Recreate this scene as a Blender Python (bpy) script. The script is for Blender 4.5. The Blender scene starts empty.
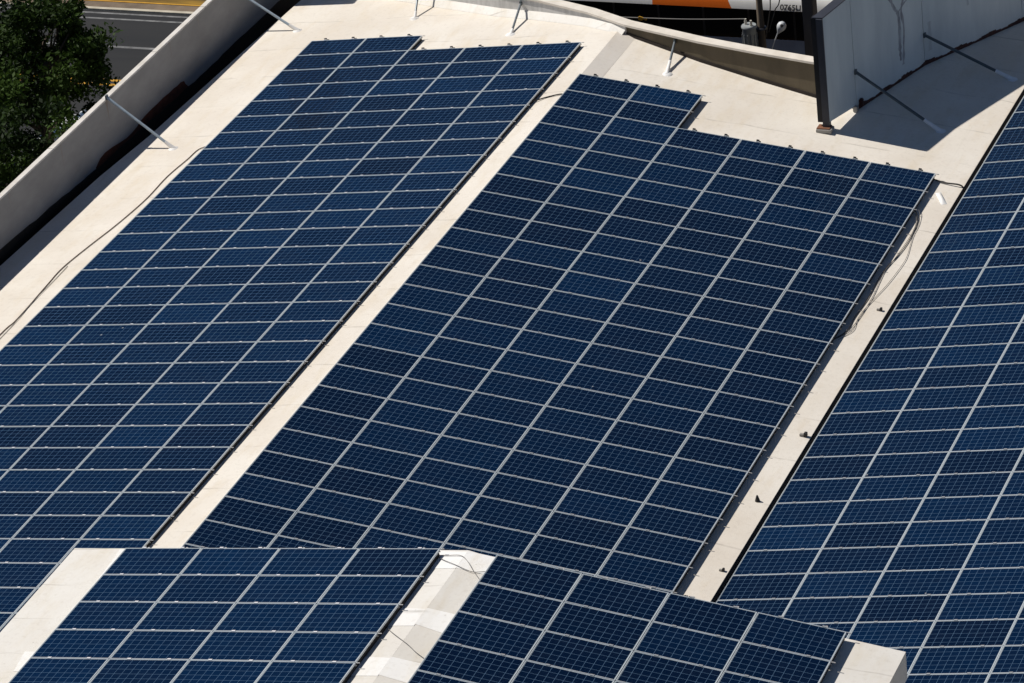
import bpy, bmesh, math, random
import numpy as np
from mathutils import Vector, Matrix
from math import sin, cos, pi, radians

scene = bpy.context.scene
COL = scene.collection

# ------------------------------------------------------------------ camera
def rot3(rx, ry, rz):
    return Matrix.Rotation(rz, 3, 'Z') @ Matrix.Rotation(ry, 3, 'Y') @ Matrix.Rotation(rx, 3, 'X')

cam_d = bpy.data.cameras.new('camera')
cam = bpy.data.objects.new('camera', cam_d)
COL.objects.link(cam)
cam_d.sensor_width = 36.0
cam_d.lens = 4015.07 * 36.0 / 1024.0
cam_d.clip_start = 1.0
cam_d.clip_end = 2000.0
cam.matrix_world = Matrix.Translation((35.67688, -88.08481, 40.60487)) @ rot3(1.09997, 0.0992, 0.36062).to_4x4()
scene.camera = cam

# ------------------------------------------------------------------ sky, sun, exposure
SUN_DIR = Vector((-0.75, 0.03, 1.0)).normalized()       # towards the sun
EL = math.asin(SUN_DIR.z)
world = bpy.data.worlds.new('World')
scene.world = world
world.use_nodes = True
wn = world.node_tree
sky = wn.nodes.new('ShaderNodeTexSky')
sky.sky_type = 'NISHITA'
sky.sun_disc = False
sky.sun_elevation = EL
sky.sun_rotation = math.atan2(SUN_DIR.x, SUN_DIR.y)
sky.altitude = 800
sky.air_density = 0.7
sky.dust_density = 0.15
sky.ozone_density = 2.0
wn.links.new(sky.outputs[0], wn.nodes['Background'].inputs[0])
wn.nodes['Background'].inputs[1].default_value = 0.06
sun_d = bpy.data.lights.new('sun', 'SUN')
sun_d.energy = 5.0
sun_d.angle = radians(0.53)
sun_d.color = (1.0, 0.955, 0.885)
sun = bpy.data.objects.new('sun', sun_d)
COL.objects.link(sun)
sun.rotation_euler = (-SUN_DIR).to_track_quat('-Z', 'Y').to_euler()
scene.view_settings.view_transform = 'Standard'
scene.view_settings.look = 'None'
scene.view_settings.exposure = -0.18
scene.view_settings.gamma = 1.0
scene.render.engine = 'CYCLES'
scene.cycles.max_bounces = 6

# ------------------------------------------------------------------ helpers
def tag(o, label=None, cat=None, group=None, kind=None):
    if label: o['label'] = label
    if cat: o['category'] = cat
    if group: o['group'] = group
    if kind: o['kind'] = kind
    return o

def empty(name, loc=(0, 0, 0), label=None, cat=None, group=None):
    o = bpy.data.objects.new(name, None)
    COL.objects.link(o)
    o.location = loc
    o.empty_display_size = 0.2
    return tag(o, label, cat, group)

def link(name, me, mats, parent=None, world_coords=True):
    o = bpy.data.objects.new(name, me)
    COL.objects.link(o)
    if mats and not me.materials:
        for m in (mats if isinstance(mats, (list, tuple)) else [mats]):
            me.materials.append(m)
    if parent is not None:
        o.parent = parent
        if world_coords:
            o.matrix_parent_inverse = parent_mw(parent).inverted()
    return o

def parent_mw(p):
    m = Matrix.LocRotScale(p.location, p.rotation_euler, p.scale)
    if p.parent is not None:
        m = parent_mw(p.parent) @ p.matrix_parent_inverse @ m
    return m

class MB:
    """collects shapes in world coordinates"""
    def __init__(self):
        self.v = []; self.f = []; self.mi = []; self.sm = []
    def add(self, vs, fs, mi=0, smooth=False):
        n = len(self.v)
        self.v += [tuple(p) for p in vs]
        self.f += [tuple(i + n for i in f) for f in fs]
        self.mi += [mi] * len(fs); self.sm += [smooth] * len(fs)
    def box(self, c, s, M=None, mi=0):
        M = M or Matrix.Identity(3)
        c = Vector(c)
        vs = [c + M @ Vector((x * s[0] / 2, y * s[1] / 2, z * s[2] / 2)) for x in (-1, 1) for y in (-1, 1) for z in (-1, 1)]
        self.add(vs, [(0, 1, 3, 2), (4, 6, 7, 5), (0, 4, 5, 1), (2, 3, 7, 6), (0, 2, 6, 4), (1, 5, 7, 3)], mi)
    def prism(self, bot, top, mi=0):
        """bot, top: matching loops (counter-clockwise seen from above)"""
        n = len(bot)
        fs = [tuple(reversed(range(n))), tuple(range(n, 2 * n))]
        fs += [(i, (i + 1) % n, n + (i + 1) % n, n + i) for i in range(n)]
        self.add(list(bot) + list(top), fs, mi)
    def tube(self, pts, r, n=8, mi=0, cap=True):
        pts = [Vector(p) for p in pts]
        if not isinstance(r, (list, tuple)): r = [r] * len(pts)
        vs = []; fs = []
        up = Vector((0, 0, 1))
        for k, p in enumerate(pts):
            d = (pts[min(k + 1, len(pts) - 1)] - pts[max(k - 1, 0)]).normalized()
            a = d.cross(up)
            if a.length < 1e-3: a = d.cross(Vector((0, 1, 0)))
            a.normalize(); b = d.cross(a).normalized()
            for q in range(n):
                t = 2 * pi * q / n
                vs.append(p + (a * cos(t) + b * sin(t)) * r[k])
        for k in range(len(pts) - 1):
            for q in range(n):
                fs.append((k * n + q, k * n + (q + 1) % n, (k + 1) * n + (q + 1) % n, (k + 1) * n + q))
        self.add(vs, fs, mi, True)
        if cap:
            self.add(vs[:n], [tuple(range(n))], mi); self.add(vs[-n:], [tuple(range(n))], mi)
    def lathe(self, c, prof, n=20, mi=0, axis=None, smooth=True):
        """prof: (radius, height) list along the axis"""
        M = axis or Matrix.Identity(3)
        c = Vector(c); vs = []; fs = []
        for (r, h) in prof:
            for q in range(n):
                t = 2 * pi * q / n
                vs.append(c + M @ Vector((r * cos(t), r * sin(t), h)))
        for k in range(len(prof) - 1):
            for q in range(n):
                fs.append((k * n + q, k * n + (q + 1) % n, (k + 1) * n + (q + 1) % n, (k + 1) * n + q))
        self.add(vs, fs, mi, smooth)
        self.add(vs[:n], [tuple(reversed(range(n)))], mi); self.add(vs[-n:], [tuple(range(n))], mi)
    def mesh(self, name, fix=True):
        me = bpy.data.meshes.new(name)
        me.from_pydata([tuple(p) for p in self.v], [], self.f)
        me.polygons.foreach_set('material_index', self.mi)
        me.polygons.foreach_set('use_smooth', self.sm)
        if fix:
            bm = bmesh.new(); bm.from_mesh(me)
            bmesh.ops.recalc_face_normals(bm, faces=bm.faces)
            bm.to_mesh(me); bm.free()
        me.update()
        return me
    def build(self, name, mats, parent=None, bevel=0.0):
        me = self.mesh(name)
        if bevel > 0:
            bm = bmesh.new(); bm.from_mesh(me)
            bmesh.ops.remove_doubles(bm, verts=bm.verts, dist=1e-5)
            es = [e for e in bm.edges if len(e.link_faces) == 2 and e.calc_face_angle(0) > 0.6]
            bmesh.ops.bevel(bm, geom=es, offset=bevel, segments=2, affect='EDGES', clamp_overlap=True)
            bm.to_mesh(me); bm.free()
        return link(name, me, mats, parent)

def catmull(P, n=6):
    P = [Vector(p) for p in P]
    out = []
    for k in range(len(P) - 1):
        p0, p1, p2, p3 = P[max(k - 1, 0)], P[k], P[k + 1], P[min(k + 2, len(P) - 1)]
        for q in range(n):
            t = q / n
            out.append(0.5 * ((2 * p1) + (p2 - p0) * t + (2 * p0 - 5 * p1 + 4 * p2 - p3) * t * t + (3 * p1 - p0 - 3 * p2 + p3) * t ** 3))
    out.append(P[-1])
    return out

# ------------------------------------------------------------------ materials
def mat(name, col, rough=0.6, metal=0.0, spec=0.5, coat=0.0):
    m = bpy.data.materials.new(name); m.use_nodes = True
    b = m.node_tree.nodes['Principled BSDF']
    b.inputs['Base Color'].default_value = (*col, 1)
    b.inputs['Roughness'].default_value = rough
    b.inputs['Metallic'].default_value = metal
    b.inputs['Specular IOR Level'].default_value = spec
    b.inputs['Coat Weight'].default_value = coat
    return m

class NT:
    def __init__(self, m):
        self.t = m.node_tree; self.n = self.t.nodes; self.l = self.t.links
        self.b = self.n['Principled BSDF']
    def new(self, k, **kw):
        x = self.n.new(k)
        for a, v in kw.items(): setattr(x, a, v)
        return x
    def set(self, node, i, v):
        s = node.inputs[i]
        if hasattr(v, 'is_linked') or isinstance(v, bpy.types.NodeSocket): self.l.new(v, s)
        else: s.default_value = v
    def math(self, op, a, b=0.0, c=None):
        x = self.new('ShaderNodeMath', operation=op)
        self.set(x, 0, a); self.set(x, 1, b)
        if c is not None: self.set(x, 2, c)
        return x.outputs[0]
    def mix(self, f, a, b, blend='MIX'):
        x = self.new('ShaderNodeMix', data_type='RGBA', blend_type=blend)
        self.set(x, 0, f)
        self.set(x, 6, a if not isinstance(a, tuple) else (*a, 1)[:4]); self.set(x, 7, b if not isinstance(b, tuple) else (*b, 1)[:4])
        return x.outputs[2]
    def ramp(self, f, lo, hi):
        x = self.new('ShaderNodeMapRange', clamp=True)
        self.set(x, 0, f); self.set(x, 1, lo); self.set(x, 2, hi)
        return x.outputs[0]
    def noise(self, vec, scale, detail=4.0, rough=0.55):
        x = self.new('ShaderNodeTexNoise')
        if vec is not None: self.l.new(vec, x.inputs['Vector'])
        x.inputs['Scale'].default_value = scale; x.inputs['Detail'].default_value = detail; x.inputs['Roughness'].default_value = rough
        return x.outputs[0]
    def pos(self, sx=1, sy=1, sz=1):
        g = self.new('ShaderNodeNewGeometry')
        mp = self.new('ShaderNodeMapping')
        self.l.new(g.outputs['Position'], mp.inputs[0])
        mp.inputs['Scale'].default_value = (sx, sy, sz)
        return mp.outputs[0]
    def bump(self, h, strength=0.2, dist=0.02):
        x = self.new('ShaderNodeBump')
        x.inputs['Strength'].default_value = strength; x.inputs['Distance'].default_value = dist
        self.l.new(h, x.inputs['Height']); self.l.new(x.outputs[0], self.b.inputs['Normal'])

def noisy(name, c1, c2, scale=3.0, rough=0.75, stretch=(1, 1, 1), bump=0.0, metal=0.0, spec=0.4, lo=0.35, hi=0.65):
    m = mat(name, c1, rough, metal, spec)
    t = NT(m)
    n = t.noise(t.pos(*stretch), scale, 6.0, 0.6)
    t.l.new(t.mix(t.ramp(n, lo, hi), c1, c2), t.b.inputs['Base Color'])
    if bump: t.bump(t.noise(t.pos(*stretch), scale * 6, 4.0), bump)
    return m

def membrane(name, base, dirt, seam=1.9):
    """white roofing sheet: overlaps every couple of metres, water marks and footprints of dirt"""
    m = mat(name, base, 0.62, 0, 0.35)
    t = NT(m)
    p = t.pos()
    sep = t.new('ShaderNodeSeparateXYZ'); t.l.new(p, sep.inputs[0])
    X, Y = sep.outputs[0], sep.outputs[1]
    big = t.noise(p, 0.35, 5.0, 0.6)
    mid = t.noise(t.pos(2.2, 0.6, 1), 1.1, 6.0, 0.62)
    fine = t.noise(p, 9.0, 5.0, 0.65)
    wob = t.math('MULTIPLY_ADD', t.noise(t.pos(0.6, 0.6, 1), 1.0, 2.0), 0.34, -0.17)
    yy = t.math('DIVIDE', t.math('ADD', Y, wob), seam)
    fr = t.math('ABSOLUTE', t.math('SUBTRACT', t.math('FRACT', yy), 0.5))
    line = t.math('SUBTRACT', 1.0, t.ramp(fr, 0.0, 0.022))
    seamdirt = t.math('MULTIPLY', line, t.ramp(t.noise(t.pos(0.9, 0.3, 1), 1.3, 3.0), 0.42, 0.68))  # dirt along the overlaps, broken up by noise
    wn_ = t.new('ShaderNodeTexWhiteNoise', noise_dimensions='1D')
    t.l.new(t.math('FLOOR', t.math('ADD', yy, 0.5)), wn_.inputs['W'])
    c = t.mix(t.ramp(big, 0.40, 0.66), base, dirt)
    c = t.mix(t.math('MULTIPLY', t.ramp(mid, 0.50, 0.74), 0.7), c, tuple(x * y for x, y in zip(base, (0.86, 0.8, 0.7))))
    c = t.mix(t.math('MULTIPLY', wn_.outputs[0], 0.16), c, tuple(x * 0.8 for x in base))
    c = t.mix(t.math('MULTIPLY', t.ramp(fine, 0.52, 0.78), 0.24), c, (0.36, 0.31, 0.25))
    c = t.mix(t.math('MULTIPLY', seamdirt, 0.55), c, (0.30, 0.27, 0.23))
    sp = t.new('ShaderNodeTexVoronoi'); t.l.new(p, sp.inputs['Vector']); sp.inputs['Scale'].default_value = 2.3
    spot = t.math('MULTIPLY', t.math('SUBTRACT', 1.0, t.ramp(sp.outputs['Distance'], 0.02, 0.055)), t.ramp(t.noise(p, 2.3, 1.0), 0.55, 0.6))
    c = t.mix(t.math('MULTIPLY', spot, 0.35), c, (0.2, 0.17, 0.13))
    t.l.new(c, t.b.inputs['Base Color'])
    h = t.math('ADD', t.math('MULTIPLY', t.noise(t.pos(1.0, 0.7, 1), 2.4, 4.0), 1.0), t.math('MULTIPLY', line, 0.25))
    t.bump(h, 0.25, 0.03)
    return m

M_ROOF = membrane('roof_membrane', (0.80, 0.745, 0.665), (0.71, 0.64, 0.55))
M_ROOF2 = membrane('roof_membrane_white', (0.76, 0.735, 0.69), (0.70, 0.665, 0.61), 1.3)
M_RIDGE = membrane('ridge_membrane', (0.735, 0.685, 0.62), (0.66, 0.60, 0.53), 2.6)
M_RIDGE2 = membrane('near_ridge_membrane', (0.71, 0.68, 0.63), (0.66, 0.625, 0.57), 1.7)
M_PATCH = membrane('fresh_membrane', (0.86, 0.85, 0.83), (0.82, 0.80, 0.77), 3.0)
M_BODY = noisy('render_wall', (0.42, 0.40, 0.37), (0.33, 0.31, 0.28), 0.8, 0.85)
M_WALL = noisy('parapet_paint', (0.40, 0.385, 0.375), (0.31, 0.30, 0.29), 0.7, 0.8, (1, 1, 2.5), 0.1)
M_COPING = noisy('coping_paint', (0.74, 0.70, 0.655), (0.60, 0.56, 0.50), 2.2, 0.7)
M_COPE2 = noisy('coping_beige', (0.76, 0.70, 0.62), (0.64, 0.58, 0.50), 2.4, 0.75)
M_TAR_SHADE = noisy('bitumen_and_shade', (0.019, 0.016, 0.014), (0.034, 0.026, 0.022), 4.0, 0.75, spec=0.25)  # tar coating; the painted shadow of the roof step shares this black
M_RUST = noisy('red_primer', (0.13, 0.040, 0.024), (0.07, 0.025, 0.016), 5.0, 0.9, spec=0.2)
M_SEAL = noisy('dark_red_sealant', (0.065, 0.020, 0.016), (0.035, 0.013, 0.012), 8.0, 0.8)
M_BROWN = noisy('brown_wall', (0.125, 0.10, 0.065), (0.085, 0.07, 0.045), 1.2, 0.85, (1.5, 1.5, 0.5), 0.1)
M_UPTURN = noisy('membrane_upturn', (0.66, 0.645, 0.62), (0.52, 0.51, 0.485), 3.5, 0.75, (2, 2, 0.6), 0.15)
M_PANELB = noisy('hoarding_sheet', (0.63, 0.69, 0.70), (0.53, 0.59, 0.61), 0.8, 0.6, (2, 2, 0.35), 0.0)
M_STEELD = noisy('dark_steel', (0.040, 0.043, 0.055), (0.028, 0.030, 0.040), 2.0, 0.5, spec=0.4)
M_STEELB_SHADE = noisy('black_steel_and_shade', (0.010, 0.010, 0.012), (0.016, 0.015, 0.016), 2.0, 0.55, spec=0.3)  # dark steel parts; the painted shade at the array sides shares this black
M_TEAL = noisy('teal_brace_paint', (0.055, 0.078, 0.092), (0.08, 0.105, 0.12), 6.0, 0.45, spec=0.5)
M_GALVL = noisy('pale_pipe_paint', (0.46, 0.54, 0.60), (0.36, 0.43, 0.49), 5.0, 0.45, spec=0.5)
M_GALV = noisy('galvanised_pipe', (0.24, 0.27, 0.29), (0.17, 0.195, 0.215), 5.0, 0.4, metal=0.4, spec=0.5)
M_ALU = mat('anodised_frame', (0.62, 0.66, 0.685), 0.42, 0.3, 0.5)
M_CLAMP = mat('glint_clamp', (0.92, 0.90, 0.90), 0.35, 0.25, 0.8)  # near-white: the sun glint on the clamps is painted in
M_CLAMPD = mat('no_glint_clamp', (0.42, 0.43, 0.44), 0.5, 0.4)  # same clamp painted without the glint
M_RAIL = noisy('rail_aluminium', (0.68, 0.66, 0.63), (0.55, 0.53, 0.51), 4.0, 0.45, metal=0.4)
M_LUG = mat('dark_end_clamp', (0.025, 0.023, 0.022), 0.6, 0.2)
M_CABLE = mat('cable_sheath', (0.018, 0.016, 0.015), 0.6)
M_CABLEB = mat('brown_cable_sheath', (0.13, 0.085, 0.06), 0.7)
M_CABLEG = mat('grey_cable_sheath', (0.16, 0.15, 0.14), 0.7)
M_CONC = noisy('concrete', (0.40, 0.38, 0.35), (0.28, 0.265, 0.24), 3.0, 0.9, bump=0.2)
M_ASPH = noisy('asphalt', (0.016, 0.017, 0.019), (0.023, 0.023, 0.024), 0.5, 0.9, (0.3, 2.0, 1), 0.1)
M_GROUND = noisy('bare_ground', (0.09, 0.075, 0.055), (0.055, 0.055, 0.035), 0.7, 0.95)
M_EARTH = noisy('dry_earth', (0.22, 0.165, 0.115), (0.14, 0.105, 0.075), 1.6, 0.95, bump=0.3)
M_VERGE = noisy('dry_verge', (0.30, 0.17, 0.02), (0.10, 0.06, 0.012), 1.3, 0.95, (0.5, 2.2, 1), 0.3)
M_KERB = noisy('kerb_paint', (0.55, 0.50, 0.40), (0.40, 0.36, 0.28), 2.0, 0.8)
M_WLINE = noisy('white_road_paint', (0.24, 0.24, 0.24), (0.10, 0.10, 0.10), 3.0, 0.7)
M_YLINE = noisy('yellow_road_paint', (0.62, 0.33, 0.03), (0.45, 0.23, 0.02), 3.0, 0.7)
M_BARK = noisy('bark', (0.10, 0.075, 0.055), (0.05, 0.038, 0.03), 6.0, 0.95, (1, 1, 0.3), 0.5)

def cells_material():
    m = mat('solar_cells', (0.006, 0.016, 0.045), 0.5, 0, 0.0, 0.5)
    t = NT(m)
    t.b.inputs['Coat Roughness'].default_value = 0.03
    t.b.inputs['Coat IOR'].default_value = 1.28
    uv = t.new('ShaderNodeUVMap', uv_map='cells')
    sep = t.new('ShaderNodeSeparateXYZ'); t.l.new(uv.outputs[0], sep.inputs[0])
    U, V = sep.outputs[0], sep.outputs[1]              # in cells: 0..10 by 0..6 inside the cell field
    at = t.new('ShaderNodeAttribute', attribute_name='tint')
    tint = at.outputs['Fac']
    def edge(c, w):
        d = t.math('ABSOLUTE', t.math('SUBTRACT', t.math('FRACT', c), 0.5))
        return t.math('GREATER_THAN', d, 0.5 - w)
    gap = t.math('MAXIMUM', edge(U, 0.016), edge(V, 0.016))
    outu = t.math('GREATER_THAN', t.math('ABSOLUTE', t.math('SUBTRACT', U, 5.0)), 4.99)
    outv = t.math('GREATER_THAN', t.math('ABSOLUTE', t.math('SUBTRACT', V, 3.0)), 2.99)
    out = t.math('MAXIMUM', outu, outv)
    b4 = t.math('FRACT', t.math('MULTIPLY', V, 4.0))
    bus = t.math('LESS_THAN', t.math('ABSOLUTE', t.math('SUBTRACT', b4, 0.5)), 0.026)
    wn_ = t.new('ShaderNodeTexWhiteNoise', noise_dimensions='3D')
    cx = t.new('ShaderNodeCombineXYZ')
    t.l.new(t.math('FLOOR', U), cx.inputs[0]); t.l.new(t.math('FLOOR', V), cx.inputs[1]); t.l.new(t.math('MULTIPLY', tint, 91.7), cx.inputs[2])
    t.l.new(cx.outputs[0], wn_.inputs[0])
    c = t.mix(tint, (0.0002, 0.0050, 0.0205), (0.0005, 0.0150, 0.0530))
    c = t.mix(t.math('MULTIPLY', wn_.outputs[0], 0.28), c, (0.0004, 0.0036, 0.016))
    flake = t.new('ShaderNodeTexVoronoi'); t.l.new(uv.outputs[0], flake.inputs['Vector']); flake.inputs['Scale'].default_value = 9.0
    c = t.mix(t.math('MULTIPLY', flake.outputs['Color'], 0.25), c, (0.0012, 0.0115, 0.046))
    c = t.mix(t.math('MULTIPLY', bus, 0.16), c, (0.12, 0.19, 0.28))
    c = t.mix(gap, c, (0.10, 0.18, 0.285))
    c = t.mix(out, c, (0.38, 0.44, 0.47))
    dust = t.noise(t.pos(0.8, 2.0, 1), 1.4, 5.0, 0.65)
    c = t.mix(t.math('MULTIPLY', t.ramp(dust, 0.45, 0.8), 0.005), c, (0.55, 0.52, 0.48))
    sp = t.new('ShaderNodeTexVoronoi'); t.l.new(t.pos(), sp.inputs['Vector']); sp.inputs['Scale'].default_value = 1.1
    sw = t.math('MULTIPLY', t.math('LESS_THAN', sp.outputs['Distance'], 0.028), t.math('GREATER_THAN', t.noise(t.pos(), 1.7, 1.0), 0.60))
    c = t.mix(t.math('MULTIPLY', sw, 0.55), c, (0.45, 0.47, 0.48))
    t.l.new(c, t.b.inputs['Base Color'])
    return m
M_CELLS = cells_material()

# ------------------------------------------------------------------ the five planes of modules
# (slope, yaw, pitch, origin) of each array's upper surface, solved from the photograph
PU, PV = 1.66979, 1.012
PITCH = {'R': 0.9965}                                     # the right array is set a few millimetres tighter
ARR = {
 'M': (-0.12089, 0.0, 0.0, (0.0, 0.0, 0.0)),
 'L': (0.105, -0.00424, -0.00095, (-0.67492, 3.04285, -0.031)),
 'R': (0.14467, -0.00211, 0.00375, (10.76007, 2.3512, -1.47991)),
 'A': (0.11156, -0.00505, 0.00057, (1.59407, -29.43788, 3.03303)),
 'B': (-0.13274, 0.00622, -0.00201, (9.47301, -29.73941, 3.94037)),
}
HR = 0.17                                                # modules stand this high over the membrane
FR = {}
for k, (s, y, p, o) in ARR.items():
    Mx = Matrix.Rotation(y, 3, 'Z') @ Matrix.Rotation(p, 3, 'X') @ Matrix.Rotation(-s, 3, 'Y')
    FR[k] = (Mx, Vector(o))
def on(k, i, j, h=0.0):
    """point of array k at column line i, row line j, h above the glass"""
    Mx, o = FR[k]
    q = PITCH.get(k, 1.0)
    return o + Mx @ Vector((i * PU * q, -j * PV * q, h))
HROOF = {'L': 0.125}                                    # the left array sits lower
def roof_z(k, x, y, h=None):
    if h is None: h = -HROOF.get(k, HR)
    Mx, o = FR[k]
    n = Mx.col[2]; p0 = o + n * h
    return p0.z - (n.x * (x - p0.x) + n.y * (y - p0.y)) / n.z
def rp(k, x, y, h=None):
    return Vector((x, y, roof_z(k, x, y, h)))

# ------------------------------------------------------------------ ground, road
GZ = -9.0
def sheet(name, x0, y0, x1, y1, z, m, kind='structure'):
    b = MB(); b.add([(x0, y0, z), (x1, y0, z), (x1, y1, z), (x0, y1, z)], [(0, 1, 2, 3)])
    return tag(b.build(name, m), kind=kind)
sheet('ground', -900, -900, 900, 900, GZ - 0.03, M_GROUND)
sheet('road', -300, 9.8, 300, 22.4, GZ, M_ASPH)
b = MB()
for (y, w) in ((21.72, 0.11), (22.16, 0.11), (19.52, 0.15)):
    b.add([(-300, y - w / 2, GZ + .004), (300, y - w / 2, GZ + .004), (300, y + w / 2, GZ + .004), (-300, y + w / 2, GZ + .004)], [(0, 1, 2, 3)], 0)
for (y, w) in ((16.60, 0.16), (16.93, 0.16)):
    b.add([(-300, y - w / 2, GZ + .004), (300, y - w / 2, GZ + .004), (300, y + w / 2, GZ + .004), (-300, y + w / 2, GZ + .004)], [(0, 1, 2, 3)], 1)
tag(b.build('road_markings', [M_WLINE, M_YLINE]), kind='structure')
b = MB(); b.box((0, 22.44, GZ - 0.04), (600, 0.16, 0.20))
tag(b.build('kerb', M_KERB), kind='structure')
b = MB(); b.box((0, 22.81, GZ - 0.03), (600, 0.58, 0.14))
tag(b.build('pavement', M_EARTH), kind='structure')
sheet('verge', -300, 23.1, 300, 60, GZ + 0.03, M_VERGE)
b = MB(); b.box((0, 23.05, GZ + 0.0), (600, 0.08, 0.12))
tag(b.build('verge_edging', M_YLINE), kind='structure')

# ------------------------------------------------------------------ the building under the roof
bld = empty('commercial_building', (0, -15, GZ), 'large low building whose white membrane roof carries all the solar arrays', 'building')
BZ = -2.36
edgeL = [(-11.80, -16), (-11.639, -10.5), (-11.435, -5.23), (-11.20, -2.69), (-11.083, 0.23), (-10.962, 3.28), (-10.832, 6.18), (-10.75, 8.4)]
PARA = [(-9.0, 6.95), (-7.47, 6.18), (-6.17, 5.58), (-4.03, 4.67), (-2.72, 4.25), (-1.05, 3.62), (0.22, 2.94)]
BROWN = [(0.22, 2.94), (2.53, 2.12), (4.31, 1.62), (5.79, 1.25), (6.45, 1.10)]
BB = [(6.79, -0.47), (7.06, 0.98), (7.95, 4.20), (9.62, 7.80), (11.60, 11.40)]    # inner face of the hoarding
def roof_slab(b, k, outline, zb=BZ + 0.01):
    top = [rp(k, x, y) for x, y in outline]
    bot = [Vector((x, y, zb)) for x, y in outline]
    b.prism(bot, top)
b = MB()
roof_slab(b, 'L', [(-11.9, -50), (0, -50), (0, 3.08)] + PARA[-2:-8:-1][:6] + [(-10.7, 8.4)] + edgeL[-2::-1])
me = b.mesh('roof')
b2 = MB()
roof_slab(b2, 'M', [(0.502, -50), (9.998, -50), (9.998, 9.6), (9.45, 8.6), (7.65, 4.4), (6.55, 1.30), (5.79, 1.40), (0.502, 2.95)])
def edge_z(x, y): return roof_z('M', x, y) if x <= 10 else roof_z('M', 10, y) - (x - 10) * 0.135
oe = [(10.0, -50), (10.655, -50), (10.655, 10.4), (10.0, 9.6)]
b2.prism([Vector((x, y, BZ + .01)) for x, y in oe], [Vector((x, y, edge_z(x, y))) for x, y in oe])
b3 = MB()
roof_slab(b3, 'R', [(10.72, -50), (26, -50), (26, 14), (12.4, 13.0), (10.72, 10.5)])
for x in (b2, b3): b.add(x.v, x.f)
b.build('roof', M_ROOF, bld)
b = MB()                                                 # black strip painting in the shadow along the step to the right slope
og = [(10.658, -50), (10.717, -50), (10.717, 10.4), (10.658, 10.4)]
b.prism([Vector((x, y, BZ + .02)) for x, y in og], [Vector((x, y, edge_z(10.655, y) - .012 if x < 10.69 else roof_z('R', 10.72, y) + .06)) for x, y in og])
b.build('step_shadow_strip', M_TAR_SHADE, bld)
b = MB()                                                 # ridge capping: a nearly flat strip beside the ridge line
def strip(b, k, x0, x1, y0, y1, h, ny=1):
    lo = [rp(k, x0, y0, h - .02), rp(k, x1, y0, h - .02), rp(k, x1, y1, h - .02), rp(k, x0, y1, h - .02)]
    hi = [rp(k, x0, y0, h), rp(k, x1, y0, h), rp(k, x1, y1, h), rp(k, x0, y1, h)]
    b.prism(lo, hi)
oc = [(0.002, -50), (0.50, -50), (0.50, 2.95), (0.002, 3.08)]
b.prism([Vector((x, y, BZ + .01)) for x, y in oc], [Vector((x, y, roof_z('L', 0, y) if x < .1 else roof_z('M', x, y))) for x, y in oc])
b.build('ridge_capping', M_RIDGE, bld)
b = MB()
b.prism([Vector((x, y, GZ - .2)) for x, y in [(-12.02, -50), (26, -50), (26, 14), (12.4, 13), (11.4, 11.6), (9.3, 8.4), (7.6, 4.5), (6.5, 1.45), (0, 3.2), (-4, 4.95), (-9, 7.2), (-12.02, 9)]],
        [Vector((x, y, BZ)) for x, y in [(-12.02, -50), (26, -50), (26, 14), (12.4, 13), (11.4, 11.6), (9.3, 8.4), (7.6, 4.5), (6.5, 1.45), (0, 3.2), (-4, 4.95), (-9, 7.2), (-12.02, 9)]])
b.build('wall', M_BODY, bld)
# the raised block nearest the camera
upr = empty('rooftop_block', (8.7, -45, -1.5), 'raised near roof block with white membrane edges carrying two arrays', 'rooftop block')
b = MB()
oa = [(0.33, -60), (8.72, -60), (8.72, -29.30), (0.33, -29.19)]
ob = [(8.722, -60), (17.15, -60), (17.15, -29.67), (9.2, -29.42), (8.722, -29.30)]
def up(x, y, h=0.0):
    z = np.interp(x, [0.33, 8.72, 9.40, 17.15], [2.740, 3.690, 3.630, 2.745])
    return Vector((x, y, float(z) + h))
b.prism([Vector((x, y, 2.2)) for x, y in oa], [up(x, y) for x, y in oa])
ob = [(9.402, -60), (17.15, -60), (17.15, -29.67), (9.402, -29.43)]
b.prism([Vector((x, y, 2.2)) for x, y in ob], [up(x, y) for x, y in ob])
b.build('roof', M_ROOF2, upr)
b = MB()
ow = [(0.36, -59.9), (17.12, -59.9), (17.12, -29.72), (9.2, -29.47), (8.72, -29.35), (0.36, -29.24)]
b.prism([Vector((x, y, -2.2)) for x, y in ow], [Vector((x, y, 2.197)) for x, y in ow])
b.build('wall', M_WALL, upr)
b = MB(); oc = [(8.722, -60), (9.40, -60), (9.40, -29.43), (8.722, -29.30)]
b.prism([Vector((x, y, 2.2)) for x, y in oc], [up(x, y) for x, y in oc])
b.build('ridge_capping', M_RIDGE2, upr)
for (xa, xb_, ya, yb) in ((1.36, 1.63, -30.75, -29.25), (1.44, 1.63, -31.9, -31.0), (1.22, 1.6, -33.75, -33.05)):
    o = [(xa + .12, ya), (xb_, ya), (xb_, yb), (xa, yb)]
    b = MB(); b.prism([up(x, y, .003) for x, y in o], [up(x, y, .007) for x, y in o])
    b.build('edge_flashing', M_PATCH, upr)
for (y0, y1, lab, wob) in ((-29.98, -29.36, 'white membrane patch at the far end of the near roof ridge', .05),
                      (-32.03, -31.42, 'white membrane patch across the near ridge, between two loose cables', .12),
                      (-33.75, -33.12, 'white membrane patch nearest the camera on the near roof ridge', .08)):
    b = MB()
    for (x0, x1, k) in ((8.10, 8.72, 'A'), (8.722, 9.40, 'B')):
        o = [(x0, y0 + wob * (x0 - 8.2)), (x1, y0 - wob * (x1 - 8.7)), (x1, y1 - .02), (x0, y1 + .02)]
        if k == 'A': o[1] = (x1, y0)
        b.prism([up(x, y, .003) for x, y in o], [up(x, y, .007) for x, y in o])
    tag(b.build('membrane_patch', M_PATCH), lab, 'roof patch', 'membrane patches on the near ridge')

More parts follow.
